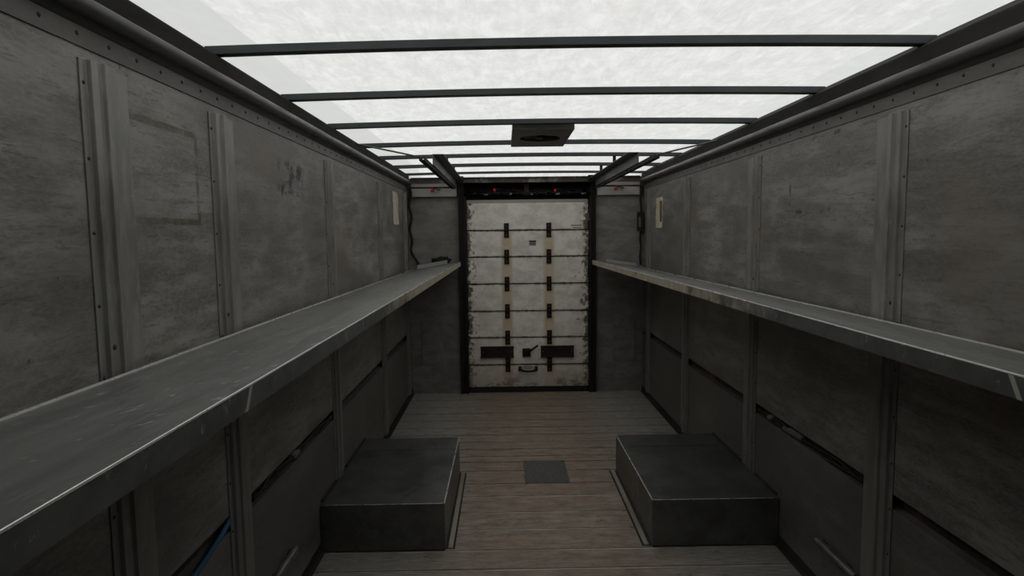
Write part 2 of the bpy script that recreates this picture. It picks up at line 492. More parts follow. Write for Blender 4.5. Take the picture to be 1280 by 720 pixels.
# roof rails along the wall tops
def cant_rail(s, n):
    m = MB()
    X = lambda d: s * (W - d)
    fl = [(X(-0.0), 1.912), (X(0.004), 1.912), (X(0.004), 1.955), (X(0.0), 1.955)]
    m.cur = 1
    m.prism(fl, 1, Y0, YB - 0.06)
    m.cur = 0
    prof = [(X(-0.01), 1.955), (X(0.006), 1.957), (X(0.008), 1.968)]
    cx, cz, r = 0.028, 1.988, 0.020
    for k in range(9):
        a = math.radians(-110 + k * 27)
        prof.append((X(cx + r * math.cos(a)), cz + r * math.sin(a)))
    prof += [(X(0.010), 2.012), (X(-0.01), 2.016)]
    m.prism(prof, 1, Y0, YB - 0.06)
    m.cur = 2
    m.prism([(X(0.008), 2.006), (X(0.017), 2.058), (X(0.017), 2.064), (X(-0.035), 2.099), (X(-0.058), 2.099), (X(-0.058), 2.006)], 1, Y0, YB + 0.02)
    m.cur = 3
    y = 0.6
    while y < YB - 0.1:
        m.dome((X(0.004), y, 1.937), (-s, 0, 0), 0.0055, 0.003, 6)
        y += 0.105
    o = m.build('trim_%d' % n, [M['rail'], M['flange'], M['fascia'], M['rivet']])
    for p in o.data.polygons:
        if p.material_index == 0 and len(p.vertices) == 4:
            p.use_smooth = True
    return struct(o, 'dark rounded roof rail with a riveted flange')


cant_rail(-1, 1); cant_rail(1, 2)

# floor-to-wall angle strips
for s, nm in ((-1, 'baseboard_left'), (1, 'baseboard_right')):
    m = MB()
    m.prism([(s * W, 0.0), (s * (W - 0.020), 0.0), (s * (W - 0.020), 0.004), (s * (W - 0.006), 0.008), (s * (W - 0.005), 0.05), (s * W, 0.05)], 1, Y0, YB - 0.01)
    struct(m.build(nm, M['fascia']), 'low metal angle where wall meets floor')

# front bulkhead behind the camera
m = MB(); m.box(-W - 0.06, W + 0.06, Y0 - 0.05, Y0, -0.03, 2.11)
struct(m.build('wall_front', M['rear_panel']))

# rear wall with the doorway cut out and a recess above the door
XL, XR = -0.628, 0.650
m = MB()
m.box(-W - 0.058, XL, YB, YB + 0.04, -0.03, 2.035)
m.box(XR, W + 0.058, YB, YB + 0.04, -0.03, 2.035)
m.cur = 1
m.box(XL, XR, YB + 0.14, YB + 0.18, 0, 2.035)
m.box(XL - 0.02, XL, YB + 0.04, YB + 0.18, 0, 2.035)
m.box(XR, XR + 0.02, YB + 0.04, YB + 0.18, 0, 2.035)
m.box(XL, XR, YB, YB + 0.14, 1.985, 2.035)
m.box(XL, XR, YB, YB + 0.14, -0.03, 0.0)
struct(m.build('wall_back', [M['rear_panel'], M['black']]), 'grey rear corner walls either side of the roll-up door')

# header beam and side beams
m = MB()
m.box(-1.06, 1.06, YB - 0.045, YB, 1.985, 2.037)
m.box(-1.06, 1.06, YB - 0.055, YB - 0.045, 2.026, 2.037)
struct(m.build('trim_3', M['header'], bevel=0.003), 'rusty pale header beam above the roll-up door')
for n, (a, b) in enumerate(((-1.06, XL - 0.01), (XR + 0.01, 1.06))):
    m = MB()
    m.box(a, b, YB - 0.040, YB, 1.951, 1.984)
    m.box(a, b, YB - 0.035, YB, 1.862, 1.938)
    struct(m.build('trim_%d' % (4 + n), M['side_beam'], bevel=0.003), 'pale grey twin boards in the rear top corner')

# ------------------------------------------------------------------ roll-up door
door = bpy.data.objects.new('door_1', None)
door.location = (0.0145, YB, 0)
COL.objects.link(door)
struct(door, 'stained white roll-up door of horizontal slats')
DX0, DX1 = -0.556, 0.585
sl = [0.048, 0.266, 0.529, 0.782, 1.041, 1.297, 1.545, 1.835]
for i in range(7):
    m = MB()
    dz = 0.005
    m.box(DX0 + random.uniform(-0.004, 0.004), DX1 + random.uniform(-0.004, 0.004), YB + 0.002, YB + 0.030, sl[i] + dz, sl[i + 1] - dz)
    m.build('door_slat', M['door'], door, bevel=0.003)
m = MB(); m.box(DX0 + 0.01, DX1 - 0.01, YB + 0.004, YB + 0.026, 0.0, 0.05)
m.build('bottom_seal', M['rubber'], door)['label'] = 'black rubber bottom seal'
for zc in sl[1:7]:
    for hx in (-0.184, 0.213):
        m = MB()
        h = 0.068; w = 0.023
        m.box(hx - w, hx + w, YB - 0.004, YB + 0.002, zc + 0.008, zc + h)
        m.box(hx - w, hx + w, YB - 0.004, YB + 0.002, zc - h, zc - 0.008)
        m.tube([(hx - w * 1.05, YB - 0.006, zc), (hx + w * 1.05, YB - 0.006, zc)], 0.0085, 10)
        m.box(hx - w, hx - w + 0.008, YB - 0.009, YB - 0.003, zc - h, zc + h)
        m.box(hx + w - 0.008, hx + w, YB - 0.009, YB - 0.003, zc - h, zc + h)
        hg = m.build('hinge', M['hinge'], door, origin=(hx, YB, zc))
        for dzb in (-0.042, 0.042):
            b = MB(); b.dome((hx, YB - 0.004, zc + dzb), (0, -1, 0), 0.006, 0.004, 8)
            b.build('bolt', M['tape'], hg, origin=(hx, YB, zc))
# edge roller brackets
for hx, s in ((DX0 - 0.012, -1), (DX1 + 0.014, 1)):
    for zc, mt in ((1.675, 'header'), (1.17, 'hinge'), (0.66, 'hinge'), (0.155, 'header')):
        m = MB()
        m.box(hx - 0.020, hx + 0.020, YB - 0.005, YB + 0.002, zc - 0.045, zc + 0.045)
        m.tube([(hx - s * 0.01, YB - 0.010, zc), (hx + s * 0.022, YB - 0.010, zc)], 0.008, 8)
        m.build('roller_bracket', M[mt], door, bevel=0.002)
# bolt guard plates
for a, b in ((-0.441, -0.130), (0.130, 0.443)):
    m = MB()
    m.box(a, b, YB - 0.022, YB - 0.002, 0.342, 0.448)
    m.box(a - 0.004, b + 0.004, YB - 0.026, YB - 0.021, 0.434, 0.450)
    m.box(a - 0.004, b + 0.004, YB - 0.026, YB - 0.021, 0.340, 0.354)
    p = m.build('bolt_guard', M['dark_brown'], door, bevel=0.003)
    p['label'] = 'dark brown steel bolt cover'
    for q in (a + 0.02, b - 0.02):
        bb = MB(); bb.dome((q, YB - 0.022, 0.395), (0, -1, 0), 0.007, 0.005)
        c = bb.build('bolt', M['tape'], p)
# latch with slanting lever
m = MB(); m.box(-0.045, 0.032, YB - 0.020, YB + 0.001, 0.345, 0.425)
m.box(-0.035, 0.020, YB - 0.030, YB - 0.018, 0.360, 0.410)
lt = m.build('latch', M['hinge'], door, bevel=0.004)
lt['label'] = 'black latch block with slanting lever'
m = MB()
m.tube([(0.005, YB - 0.034, 0.385), (0.045, YB - 0.036, 0.418), (0.085, YB - 0.036, 0.446), (0.102, YB - 0.036, 0.458)], [0.012, 0.010, 0.009, 0.009], 10)
m.build('lever', M['hinge'], lt)
# pull handle: bowed bar below a pale oval painting a white reflection
m = MB()
pts = [(-0.068, YB - 0.004, 0.236), (-0.066, YB - 0.026, 0.232), (-0.050, YB - 0.036, 0.218), (-0.03, YB - 0.040, 0.212), (0.008, YB - 0.042, 0.210),
       (0.046, YB - 0.040, 0.212), (0.066, YB - 0.036, 0.218), (0.082, YB - 0.026, 0.232), (0.084, YB - 0.004, 0.236)]
m.tube(pts, 0.011, 10)
m.box(-0.084, -0.052, YB - 0.006, YB + 0.002, 0.205, 0.250)
m.box(0.068, 0.100, YB - 0.006, YB + 0.002, 0.205, 0.250)
ph = m.build('pull_handle', M['rubber'], door); ph['label'] = 'black bowed pull handle'
m = MB()
vs = []
k = 24
for j in range(k):
    a = 2 * math.pi * j / k
    vs.append((0.008 + 0.052 * math.cos(a), YB - 0.002, 0.240 + 0.018 * math.sin(a)))
vs += [(v[0], YB + 0.003, v[2]) for v in vs]
m.add(vs, [tuple(range(k))[::-1], tuple(range(k, 2 * k))] + [(j, (j + 1) % k, k + (j + 1) % k, k + j) for j in range(k)])
m.build('reflection_oval', M['white_bar'], ph)
# little stickers
m = MB(); m.box(0.028, 0.092, YB + 0.0005, YB + 0.0022, 1.400, 1.445)
m.cur = 1; m.box(0.026, 0.094, YB - 0.0006, YB + 0.0018, 1.436, 1.448)
for q in range(3):
    m.box(0.032 + 0.003 * q, 0.088 - 0.006 * q, YB - 0.0002, YB + 0.0006, 1.407 + q * 0.009, 1.410 + q * 0.009)
m.build('sticker', [M['sticker'], M['ink']], door)['label'] = 'small grey sticker with a dark heading'
m = MB()
xx = 0.425
while xx < 0.515:
    w = random.uniform(0.006, 0.013); m.box(xx, xx + w, YB + 0.0008, YB + 0.0022, 1.580, 1.590); xx += w + 0.003
m.cur = 1
xx = 0.440
while xx < 0.512:
    w = random.uniform(0.005, 0.011); m.box(xx, xx + w, YB + 0.0008, YB + 0.0022, 1.558, 1.568); xx += w + 0.003
m.build('printed_mark', [M['ink'], M['red_ink']], door)['label'] = 'faint red and black printed lines'

# ------------------------------------------------------------------ door tracks (upright channel, overhead rail, hanger)
for s, side in ((-1, 'left'), (1, 'right')):
    xi = DX0 - 0.022 if s < 0 else DX1 + 0.022
    xo = XL if s < 0 else XR
    t = empty('door_track', (xi, YB - 0.02, 0), 'black rusty upright track along the %s edge of the white roll-up door' % side, 'door track', 'roll-up door tracks')
    m = MB()
    m.box(min(xi, xo), max(xi, xo), YB - 0.030, YB, 0.0, 1.99)
    m.box(min(xi, xi + s * -0.018), max(xi, xi + s * -0.018), YB - 0.050, YB - 0.018, 0.0, 1.86)
    m.box(min(xo, xo - s * 0.010), max(xo, xo - s * 0.010), YB - 0.055, YB - 0.01, 0.0, 1.99)
    o = m.build('upright_channel', M['track'], t, origin=(xi, YB, 0), bevel=0.002)
    m = MB()
    m.box(min(s * 0.575, s * 0.668), max(s * 0.575, s * 0.668), YB - 0.060, YB - 0.0552, 1.975, 2.046)
    m.tube([(s * 0.60, YB - 0.061, 2.020), (s * 0.64, YB - 0.064, 2.028), (s * 0.662, YB - 0.061, 2.000)], 0.012, 8)
    m.build('head_bracket', M['track'], t, origin=(xi, YB, 2.0))
    t = empty('overhead_rail', (s * 0.66, 4.6, 1.93), 'grey overhead door rail hanging under the roof at the rear %s' % side, 'door rail', 'overhead door rails')
    z0, z1 = 1.926, 1.950
    xa, xb = s * 0.650, s * 0.680
    m = MB()
    m.prism([(xa, z0), (xb, z0), (xb, z1), (xb - s * 0.004, z1), (xb - s * 0.004, z0 + 0.004), (xa + s * 0.004, z0 + 0.004), (xa + s * 0.004, z1), (xa, z1)], 1, 3.50, YB - 0.080)
    m.build('roller_rail', M['fascia'], t)
    m = MB()
    m.box(min(s * 0.642, s * 0.649), max(s * 0.642, s * 0.649), 3.90, YB - 0.080, 1.946, 2.014)
    m.box(min(s * 0.580, s * 0.649), max(s * 0.580, s * 0.649), 3.90, YB - 0.080, 2.010, 2.014)
    m.build('hanger_plate', M['hanger'], t)
    for yy in (4.655, 5.285):
        m = MB()
        m.box(s * 0.63 - 0.012, s * 0.63 + 0.012, yy, yy + 0.004, 2.014, 2.084)
        m.build('hanger_tab', M['fascia'], t)
    m = MB()
    m.tube([(s * 0.672, 3.56, 1.950), (s * 0.80, 3.62, 1.985), (s * 1.070, 3.70, 2.050)], 0.005, 8)
    m.build('hanger_rod', M['rail'], t)

# spring shaft in the recess over the door
t = empty('spring_shaft', (0.01, YB + 0.07, 1.915), 'greasy black spring shaft in the dark recess above the white roll-up door', 'door spring')
m = MB(); m.tube([(XL, YB + 0.075, 1.915), (XR, YB + 0.075, 1.915)], 0.014, 12)
m.build('shaft', M['dark_brown'], t)
for a, b in ((-0.52, -0.06), (0.08, 0.54)):
    m = MB(); pts = []; rr = []
    q = a
    turns = 26
    for i in range(turns * 8 + 1):
        an = i / 8 * 2 * math.pi
        pts.append((a + (b - a) * i / (turns * 8), YB + 0.075 + 0.030 * math.cos(an), 1.915 + 0.030 * math.sin(an)))
    m.tube(pts, 0.0062, 5)
    m.build('spring', M['hinge'], t)
for xx in (-0.58, 0.60):
    m = MB(); m.tube([(xx - 0.018, YB + 0.075, 1.915), (xx - 0.012, YB + 0.075, 1.915), (xx + 0.012, YB + 0.075, 1.915), (xx + 0.018, YB + 0.075, 1.915)], [0.052, 0.044, 0.044, 0.052], 18)
    m.build('cable_drum', M['track'], t)
m = MB(); m.box(-0.014, 0.034, YB + 0.035, YB + 0.10, 1.862, 1.985); m.box(-0.03, 0.05, YB + 0.030, YB + 0.035, 1.870, 1.900)
m.build('centre_bracket', M['dark_brown'], t, bevel=0.003)

# wiring tangle hanging in the recess
m = MB()
for k in range(9):
    pts = []
    xa = -0.55 + k * 0.115
    for i in range(14):
        pts.append((xa + i * 0.022, YB + 0.003 + 0.006 * math.sin(i * 0.9 + k * 2), 1.872 + 0.020 * abs(math.sin(i * 0.63 + k * 1.7)) + 0.004 * (k % 3)))
    m.tube(pts, 0.0035 + 0.001 * (k % 3), 6)
for k in range(10):
    xc = -0.50 + k * 0.112 + random.uniform(-0.02, 0.02)
    m.cur = 1 if k % 2 else 0  # every other joint pale, painting glints of light among the wires
    m.tube([(xc, YB + 0.001, 1.878), (xc + random.uniform(0.015, 0.045), YB - 0.001, 1.878 + random.uniform(0, 0.02))], 0.009, 7)
tag(m.build('wire_tangle', [M['rubber'], M['post']]), 'tangle of dark wires and taped joints, some pale to paint glints of light, just above the top door slat', 'wiring')

# red marker lamps
def marker(x, y, z, lab):
    t = empty('marker_lamp', (x, y, z), lab, 'marker lamp', 'small red marker lamps')
    m = MB(); m.tube([(x, y, z), (x, y - 0.012, z), (x, y - 0.020, z)], [0.017, 0.016, 0.010], 14)
    m.build('lens', M['red'], t, origin=(x, y, z))
    m = MB(); m.tube([(x + 0.004, y - 0.016, z + 0.004), (x + 0.03, y - 0.024, z + 0.012), (x + 0.055, y - 0.014, z + 0.002), (x + 0.075, y - 0.006, z + 0.006)], 0.005, 7)
    m.build('lead', M['rubber'], t, origin=(x, y, z))


marker(-0.865, YB - 0.036, 1.924, 'small red lamp on the pale boards in the rear left top corner')
marker(0.835, YB - 0.036, 1.924, 'small red lamp on the pale boards in the rear right top corner')
marker(-0.290, YB + 0.014, 1.922, 'dim red lamp in the recess over the door, left of its middle')
marker(0.276, YB + 0.006, 1.912, 'brighter red lamp in the recess over the door, right of its middle')

# ------------------------------------------------------------------ roof bows
bowY = [1.952, 2.608, 3.290, 4.015, 4.640, 5.270, 5.650]
bl = ['nearest dark cross bow of the roof, the thickest in view',
      'second dark cross bow of the roof counting from the camera',
      'third dark roof bow, just in front of the square roof vent',
      'fourth dark roof bow, touching the far edge of the square roof vent',
      'fifth dark roof bow, where the two door track plates begin',
      'sixth dark roof bow, between the door tracks, last but one before the rear wall',
      'seventh dark roof bow, farthest one next to the header beam']
for i, (yy, lab) in enumerate(zip(bowY, bl)):
    m = MB(); nseg = 12
    w = 0.036 if i < 6 else 0.03
    zb = 2.076 if i < 6 else 2.052
    prof = []
    vs = []; sk = 0.024 if i < 3 else (0.015 if i < 5 else 0.0)
    for k in range(nseg + 1):
        x = -1.135 + 2.27 * k / nseg
        arch = 0.012 * (1 - (x / 1.1) ** 2)
        yc = yy - x * sk
        top = 2.104 + 0.012 * (1 - (x / 1.155) ** 2) - 0.002
        if i == 6: top -= 0.030
        vs += [(x, yc, zb + arch), (x, yc + w, zb + arch), (x, yc + w, top), (x, yc, top)]
    fs = []
    for k in range(nseg):
        o = 4 * k
        for a in range(4):
            fs.append((o + a, o + (a + 1) % 4, o + 4 + (a + 1) % 4, o + 4 + a))
    fs += [(0, 1, 2, 3), (4 * nseg, 4 * nseg + 3, 4 * nseg + 2, 4 * nseg + 1)]
    m.add(vs, fs)
    o = m.build('roof_bow', M['bow'], origin=(0, yy, zb), bevel=0.002)
    tag(o, lab, 'roof bow', 'roof bows')

# roof vent
vx, vy0, vy1 = 0.010, 3.345, 3.995
t = empty('roof_vent', (vx, (vy0 + vy1) / 2, 2.07), 'square dark roof vent with a round fan opening between the third and fourth roof bows', 'roof vent')
m = MB()
cxv, cyv, r = vx, 3.66, 0.118
k = 40
x0, x1 = vx - 0.165, vx + 0.170
zb, zt = 2.066, 2.092
def sq(a, c=(0, 0)):
    dx, dy = math.cos(a), math.sin(a)
    tt = 1e9
    if dx > 1e-9: tt = min(tt, (x1 - cxv) / dx)
    if dx < -1e-9: tt = min(tt, (x0 - cxv) / dx)
    if dy > 1e-9: tt = min(tt, (vy1 - cyv) / dy)
    if dy < -1e-9: tt = min(tt, (vy0 - cyv) / dy)
    return (cxv + dx * tt, cyv + dy * tt)
angs = sorted(set([2 * math.pi * j / k for j in range(k)] + [math.atan2(yy - cyv, xx - cxv) % (2 * math.pi) for xx in (x0, x1) for yy in (vy0, vy1)]))
n = len(angs)
vs = []
for a in angs: vs.append((*sq(a), zb))
for a in angs: vs.append((cxv + r * math.cos(a), cyv + r * math.sin(a), zb))
for a in angs: vs.append((cxv + r * math.cos(a), cyv + r * math.sin(a), zt))
for a in angs: vs.append((*sq(a), zt))
fs = []
for L in range(3):
    for j in range(n):
        fs.append((L * n + j, L * n + (j + 1) % n, (L + 1) * n + (j + 1) % n, (L + 1) * n + j))
for j in range(n):
    fs.append((3 * n + j, 3 * n + (j + 1) % n, (j + 1) % n, j))
m.add(vs, fs)
m.build('vent_frame', M['vent'], t)
m = MB(); m.tube([(cxv, cyv, zt), (cxv, cyv, zt + 0.008)], r + 0.015, 32)
m.build('vent_cover', M['black'], t)
m = MB()
for j in range(5):
    a = 2 * math.pi * j / 5 + 0.4
    c0, s0 = math.cos(a), math.sin(a)
    pts = []
    for (rr_, w_, h_) in ((0.02, -0.012, 0.0), (0.105, -0.03, 0.0), (0.105, 0.03, 0.012), (0.02, 0.012, 0.008)):
        pts.append((cxv + c0 * rr_ - s0 * w_, cyv + s0 * rr_ + c0 * w_, zb + 0.006 + h_))
    m.hexa(pts + [(p[0], p[1], p[2] + 0.002) for p in pts])
m.tube([(cxv, cyv, zb + 0.002), (cxv, cyv, zb + 0.022)], 0.024, 16)
m.build('fan', M['dark_brown'], t)

# ------------------------------------------------------------------ wall posts (hat-section)
def post(s, ya, z0, z1, lab, w=0.165):
    d = 0.022
    m = MB()
    yb = ya + w
    f = 0.020
    # in (x,y): outline of the hat, its far flange wider than the near one
    X = lambda q: s * (W - q)
    pr = [(X(0), ya), (X(0.004), ya), (X(0.004), ya + f), (X(0.014), ya + f + 0.004), (X(0.014), ya + f + 0.034), (X(d), ya + f + 0.038), (X(d), ya + f + 0.056),
          (X(0.004), ya + f + 0.064), (X(0.004), yb), (X(0), yb)]
    m.prism(pr, 2, z0, z1)
    m.cur = 1
    z = z1 - 0.05
    while z > z0 + 0.03:
        m.dome((X(0.004), ya + f / 2, z), (-s, 0, 0), 0.005, 0.003, 6)
        z -= 0.16
    m.dome((X(0.014), ya + f + 0.018, 1.262), (-s, 0, 0), 0.007, 0.003, 8)
    o = m.build('wall_post', [M['post'], M['rivet']], origin=(s * W, ya, z0), bevel=0.0015)
    tag(o, lab, 'wall post', 'vertical wall posts')


Z1 = 1.888
post(-1, 1.335, 0.05, Z1, 'grey hat-section post on the left wall, nearest the camera and cut by the picture edge')
post(-1, 1.905, 0.05, Z1, 'wide grey post on the left wall, second from the camera, above the blue cable')
post(-1, 3.100, 0.238, Z1, 'grey post on the left wall standing behind the left wheel box')
post(-1, 4.370, 0.05, Z1, 'grey post on the left wall, just nearer than the pale paper strip')
post(-1, 5.480, 0.05, Z1, 'narrow-looking grey post on the left wall in the rear corner', 0.13)
post(1, 1.985, 0.05, Z1, 'grey post on the right wall, nearest the camera at the picture edge')
post(1, 3.115, 0.238, Z1, 'grey post on the right wall standing behind the right wheel box')
post(1, 4.290, 0.05, Z1, 'grey post on the right wall, just nearer than the pale paper strip')
post(1, 5.440, 0.05, Z1, 'narrow-looking grey post on the right wall in the rear corner', 0.13)

# ------------------------------------------------------------------ shelves (tilted down towards the wall)
def shelf(s, lab):
    t = empty('shelf', (s * 0.84, 2.4, 1.2), lab, 'shelf', 'long side shelves')
    xf, zf, xb, zb = s * 0.617, 1.272, s * 1.060, 1.200
    ya, yb = -0.6, YB - 0.062
    droop = -0.012
    def sec(pts, mt, nm, bevel=0.0, ny=2):
        m = MB()
        n = len(pts)
        vs = []
        L = [ya, 2.2, yb]
        for i, yy in enumerate(L):
            dz = droop * max(0, (yy - 2.2)) / (yb - 2.2)
            vs += [(p[0], yy, p[1] + dz) for p in pts]
        fs = [(i * n + j, i * n + (j + 1) % n, (i + 1) * n + (j + 1) % n, (i + 1) * n + j) for i in range(len(L) - 1) for j in range(n)]
        fs += [tuple(range(n))[::-1], tuple(range((len(L) - 1) * n, len(L) * n))]
        m.add(vs, fs)
        return m.build(nm, mt, t, origin=(s * 0.84, 0, 1.2), bevel=bevel)
    sec([(xf - s * 0.0034, zf - 0.004), (xf - s * 0.0034, zf + 0.0003), (xb, zb), (xb, zb - 0.005)], M['shelf_top'], 'shelf_board')
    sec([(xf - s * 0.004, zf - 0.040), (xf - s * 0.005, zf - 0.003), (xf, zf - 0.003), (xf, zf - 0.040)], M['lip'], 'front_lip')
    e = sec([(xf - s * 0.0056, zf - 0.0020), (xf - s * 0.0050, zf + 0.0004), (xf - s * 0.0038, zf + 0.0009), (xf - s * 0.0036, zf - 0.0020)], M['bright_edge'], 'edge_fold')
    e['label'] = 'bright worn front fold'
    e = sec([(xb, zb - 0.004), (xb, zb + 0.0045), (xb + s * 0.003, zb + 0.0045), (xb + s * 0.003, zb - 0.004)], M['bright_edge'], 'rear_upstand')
    sec([(xf + s * 0.0005, zf - 0.040), (xf + s * 0.0005, zf - 0.037), (xf + s * 0.03, zf - 0.037), (xf + s * 0.03, zf - 0.040)], M['shelf_top'], 'return_flange')
    # arms reaching from the wall posts to the lip
    for pa in ((1.96, 3.16, 4.42, 5.53) if s < 0 else (2.03, 3.165, 4.34, 5.49)):
        m = MB()
        dz = droop * max(0, (pa - 2.2)) / (yb - 2.2)
        pts = [(s * 1.064, zb - 0.10), (s * 1.064, zb - 0.008), (s * 0.63, zf - 0.010), (s * 0.63, zf - 0.036)]
        m.prism([(p[0], p[1] + dz) for p in pts], 1, pa, pa + 0.05)
        m.build('shelf_arm', M['fascia'], t)
    return t


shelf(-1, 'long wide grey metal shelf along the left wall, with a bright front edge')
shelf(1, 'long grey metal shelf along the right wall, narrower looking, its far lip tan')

# ------------------------------------------------------------------ wheel boxes
def wheel_box(s, xin, lab):
    t = empty('wheel_box', (s * 0.8, 3.3, 0), lab, 'wheel box', 'metal wheel boxes')
    y0, y1, h = 2.815, 3.772, 0.235
    m = MB()
    m.box(min(s * xin, s * (W - 0.001)), max(s * xin, s * (W - 0.001)), y0, y1, 0.0, h)
    o = m.build('box_body', M['box'], t, bevel=0.006, seg=3)
    m = MB()
    a, b = s * xin, s * (xin + 0.004)
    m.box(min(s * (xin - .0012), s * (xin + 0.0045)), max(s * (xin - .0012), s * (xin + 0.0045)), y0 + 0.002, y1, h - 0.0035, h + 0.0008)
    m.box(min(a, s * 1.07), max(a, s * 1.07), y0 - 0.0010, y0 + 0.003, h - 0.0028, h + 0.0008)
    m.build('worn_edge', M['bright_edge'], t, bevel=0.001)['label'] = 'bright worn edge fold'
    m = MB()
    m.box(min(s * (xin - 0.034), s * (xin - 0.010)), max(s * (xin - 0.034), s * (xin - 0.010)), y0 + 0.015, y1, 0.0, 0.008)
    m.build('floor_strip', M['strip'], t, bevel=0.002)['label'] = 'pale floor strip beside the box'
    m = MB()
    m.box(min(s * (xin - 0.043), s * (xin - 0.034)), max(s * (xin - 0.043), s * (xin - 0.034)), y0 + 0.015, y1, 0.0, 0.002)
    m.box(min(s * (xin - 0.010), s * xin), max(s * (xin - 0.010), s * xin), y0 + 0.015, y1, 0.0, 0.002)  # thin black lines on either side of the pale strip
    m.build('black_line', M['rubber'], t)['label'] = 'black lines beside the strip'
    m = MB()
    m.box(min(s * 1.090, s * W), max(s * 1.090, s * W), y0 + 0.03, 3.095, h, h + 0.012)
    m.box(min(s * 1.090, s * W), max(s * 1.090, s * W), 3.285, y1 - 0.02, h, h + 0.012)
    m.build('wall_angle', M['fascia'], t, bevel=0.002)
    m = MB()     # folded cap over the rear of the lid
    m.box(min(s * (xin + 0.01), s * 1.06), max(s * (xin + 0.01), s * 1.06), 3.55, y1 - 0.01, h, h + 0.002)
    for q in range(2):
        m.dome((s * (xin + 0.15 + 0.12 * q), 3.58, h + 0.002), (0, 0, 1), 0.007, 0.004)
    m.build('lid_plate', M['box'], t)
    return t


wheel_box(-1, 0.505, 'low dark metal wheel box on the left side of the floor')
wheel_box(1, 0.486, 'low dark metal wheel box on the right side of the floor')

# floor patch plate
m = MB(); m.box(-0.098, 0.176, 3.590, 3.960, 0.0, 0.003)
for i in range(24):
    xx = -0.09 + i * 0.0112
    m.box(xx, xx + 0.004, 3.60, 3.95, 0.003, 0.0042)
m.cur = 1
for xx in (-0.085, 0.163):
    for yy in (3.605, 3.945):
        m.dome((xx, yy, 0.003), (0, 0, 1), 0.006, 0.003)
tag(m.build('floor_patch', [M['patch'], M['rivet']], origin=(0.04, 3.77, 0)), 'square dark ribbed metal patch on the floor between the two wheel boxes', 'floor plate')

# metal tab behind the right wheel box
m = MB()
m.prism([(0.905, 0.001), (1.00, 0.001), (0.965, 0.10), (0.925, 0.115)], 1, 4.02, 4.026)
m.box(0.905, 1.0, 3.985, 4.026, 0.0, 0.004)
tag(m.build('metal_tab', M['kick'], origin=(0.95, 4.0, 0)), 'small pale upright metal tab on the floor behind the right wheel box', 'bracket')

# kick rails low on the walls
for s, nm in ((-1, 'left'), (1, 'right')):
    t = empty('kick_rail', (s * W, 2.3, 0.22), 'short pale rounded rail low on the %s wall in front of the wheel box' % nm, 'kick rail', 'low kick rails')
    m = MB()
    xc = s * (W - 0.018)
    m.tube([(xc, 2.15, 0.222), (xc, 2.425, 0.222), (xc, 2.44, 0.222), (xc, 2.448, 0.222)], [0.015, 0.015, 0.011, 0.004], 14)
    m.build('rail_tube', M['kick'], t)
    for yy in (2.22, 2.40):
        m = MB()
        m.box(min(xc, s * W), max(xc, s * W), yy - 0.015, yy + 0.015, 0.212, 0.232)
        m.build('rail_foot', M['fascia'], t)

# wire harnesses lying in the wall slots
def harness(s, y0, y1, lab, tapes):
    t = empty('wire_harness', (s * W, (y0 + y1) / 2, 0.58), lab, 'wiring', 'wire harnesses in the wall slots')
    m = MB()
    for k in range(3):
        pts = []
        n = 26
        for i in range(n + 1):
            yy = y0 + (y1 - y0) * i / n
            pts.append((s * (W + 0.008 + 0.006 * math.sin(i * 0.8 + 2 * k)), yy, 0.577 + 0.007 * k + 0.005 * math.sin(i * 0.55 + k * 2.1)))
        m.tube(pts, 0.0055, 6)
    m.build('wire', M['rubber'], t)
    for a, b in tapes:
        m = MB()
        pts = [(s * (W + 0.006), a + (b - a) * q / 5, 0.585 + 0.003 * math.sin(q)) for q in range(6)]
        m.tube(pts, [0.013, 0.016, 0.015, 0.016, 0.015, 0.012], 10)
        m.build('tape_wrap', M['tape'], t)['label'] = 'grey tape wrapped round the wires'


harness(-1, 2.10, 3.08, 'dark wire harness in the left wall slot ahead of the wheel box', [(2.50, 2.58)])
harness(1, 2.16, 3.10, 'dark wire harness with grey tape in the right wall slot ahead of the wheel box', [(2.62, 2.80), (2.92, 2.97)])

# blue cable
m = MB()
pts = [(-1.104, 1.915, 0.600), (-1.096, 1.87, 0.594), (-1.090, 1.80, 0.585), (-1.084, 1.70, 0.572), (-1.082, 1.60, 0.561), (-1.084, 1.50, 0.556), (-1.094, 1.42, 0.570), (-1.112, 1.36, 0.585)]
fine = []
for a, b in zip(pts[:-1], pts[1:]):
    for q in range(4):
        fine.append(tuple(a[i] + (b[i] - a[i]) * q / 4 for i in range(3)))
fine.append(pts[-1])
m.tube(fine, 0.008, 10)
tag(m.build('blue_cable', M['blue'], origin=(-1.07, 1.7, 0.5)), 'blue cable sagging from the slot low on the left wall, nearest the camera', 'cable')

# black cable down the rear left corner
m = MB()
pts = []
for i in range(30):
    z = 1.950 - i * 0.0245
    pts.append((-1.072 + 0.010 * math.sin(i * 0.7) + (0.0 if i < 24 else (i - 23) * 0.009), YB - 0.040 - 0.004 * math.sin(i * 1.1), z))
m.tube(pts, 0.012, 8)
tag(m.build('corner_cable', M['rubber'], origin=(-1.07, YB - 0.04, 1.3)), 'black cable running down the rear left corner to the shelf', 'cable')
m = MB()
pts = [(1.070 + 0.004 * math.sin(i * 0.9), YB - 0.035, 1.95 - i * 0.0255) for i in range(30)]
m.tube(pts, 0.010, 8)
tag(m.build('corner_cable', M['rubber'], origin=(1.07, YB - 0.04, 1.3)), 'black cable running down the rear right corner behind the switch box', 'cable')
t = empty('switch_box', (1.055, YB - 0.06, 1.60), 'small dark switch box in the rear right corner above the shelf', 'switch box')
m = MB(); m.box(1.030, 1.090, YB - 0.080, YB - 0.050, 1.525, 1.700); m.build('case', M['black'], t, bevel=0.004)
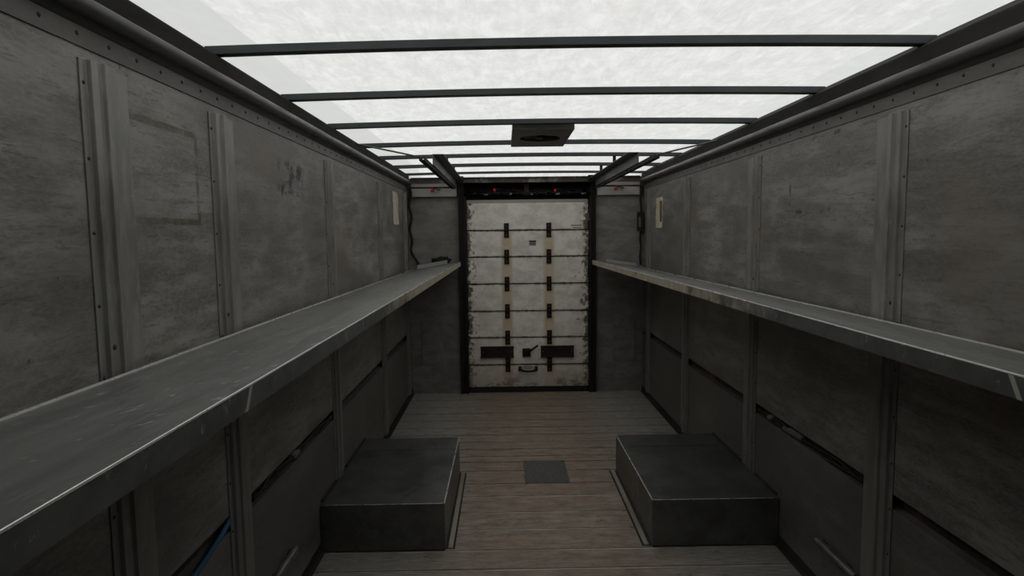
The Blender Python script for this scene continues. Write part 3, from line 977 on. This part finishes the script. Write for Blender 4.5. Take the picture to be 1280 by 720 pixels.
m = MB(); m.box(1.040, 1.060, YB - 0.090, YB - 0.079, 1.56, 1.655); m.build('toggle', M['tape'], t, bevel=0.003)

# paper strips on the walls
def paper(s, ya, yb, z0, z1, lab, inner):
    t = empty('paper_strip', (s * W, (ya + yb) / 2, z0), lab, 'paper strip', 'torn paper strips')
    m = MB(); n = 14
    L = []; Rr = []
    for i in range(n + 1):
        f = i / n
        z = z0 + (z1 - z0) * f
        sk = (yb - ya) * 0.14 * (1 - f) * (1 if s < 0 else 1)
        L.append((ya + sk + random.uniform(-0.012, 0.012), z)); Rr.append((yb + sk + random.uniform(-0.012, 0.012), z))
    xa, xb = s * (W - 0.0005), s * (W - 0.002)
    vs = [(xb, *p) for p in L] + [(xb, *p) for p in Rr] + [(xa, *p) for p in L] + [(xa, *p) for p in Rr]
    k = n + 1
    fs = []
    for i in range(n):
        fs += [(i, i + 1, k + i + 1, k + i), (2 * k + i, 3 * k + i, 3 * k + i + 1, 2 * k + i + 1),
               (i, 2 * k + i, 2 * k + i + 1, i + 1), (k + i, k + i + 1, 3 * k + i + 1, 3 * k + i)]
    fs += [(0, k, 3 * k, 2 * k), (n, 2 * k + n, 3 * k + n, k + n)]
    m.add(vs, fs)
    m.build('paper', M['paper'], t)
    if inner:
        m = MB(); m.box(min(s * (W - 0.003), s * (W - 0.0018)), max(s * (W - 0.003), s * (W - 0.0018)), ya + (yb - ya) * 0.12, ya + (yb - ya) * 0.45, z0 + 0.05, z1 - 0.03)
        m.build('torn_patch', M['paper_brown'], t)['label'] = 'brown torn patch'


paper(-1, 4.965, 5.20, 1.60, 1.865, 'pale torn paper strip on the left wall near the rear corner', False)
paper(1, 5.040, 5.25, 1.548, 1.802, 'pale torn paper strip with brown middle on the right wall near the rear corner', True)

# bars and rag at the far ends of the shelves
def shelf_z(x):
    return 1.272 - 0.012 - (abs(x) - 0.617) * (0.072 / 0.443)
def bar(xa, xb, hgt, lab):
    y0, y1 = YB - 0.100, YB - 0.075
    m = MB()
    a, b = (xa, shelf_z(xa) + 0.001), (xb, shelf_z(xb) + 0.001)
    m.hexa([(a[0], y0, a[1]), (b[0], y0, b[1]), (b[0], y1, b[1]), (a[0], y1, a[1]),
            (a[0], y0, a[1] + hgt), (b[0], y0, b[1] + hgt), (b[0], y1, b[1] + hgt), (a[0], y1, a[1] + hgt)])
    tag(m.build('metal_bar', M['white_bar'], origin=((xa + xb) / 2, y0, 1.24), bevel=0.003), lab, 'bar', 'pale bars on the shelf ends')


bar(-1.015, -0.735, 0.036, 'pale bar lying across the far end of the left shelf')
bar(0.735, 1.020, 0.030, 'pale bar lying across the far end of the right shelf')
bm = bmesh.new()
bmesh.ops.create_icosphere(bm, subdivisions=4, radius=1.0)
for v in bm.verts:
    n = noise.noise(v.co * 1.9) * 0.45 + noise.noise(v.co * 5.0) * 0.2
    v.co = v.co * (1 + n)
    v.co = Vector((v.co.x * 0.085, v.co.y * 0.020, max(v.co.z, -0.55) * 0.038))
me = bpy.data.meshes.new('oily_rag'); bm.to_mesh(me); bm.free()
me.materials.append(M['rag'])
for p in me.polygons: p.use_smooth = True
o = bpy.data.objects.new('oily_rag', me); o.location = (-0.79, YB - 0.090 + 0.040, 1.270); COL.objects.link(o)
tag(o, 'crumpled black oily rag behind the pale bar on the left shelf', 'rag')

# thin access plates low in the rear corners
for xa, xb, z0, z1, lab in ((-1.00, -0.80, 0.28, 0.70, 'dark access plate low in the rear left corner'),
                            (0.82, 1.03, 0.30, 0.74, 'dark access plate low in the rear right corner')):
    m = MB(); m.box(xa, xb, YB - 0.008, YB, z0, z1)
    o = m.build('access_plate', M['rear_panel'], origin=((xa + xb) / 2, YB, z0), bevel=0.003)
    tag(o, lab, 'access plate', 'rear access plates')
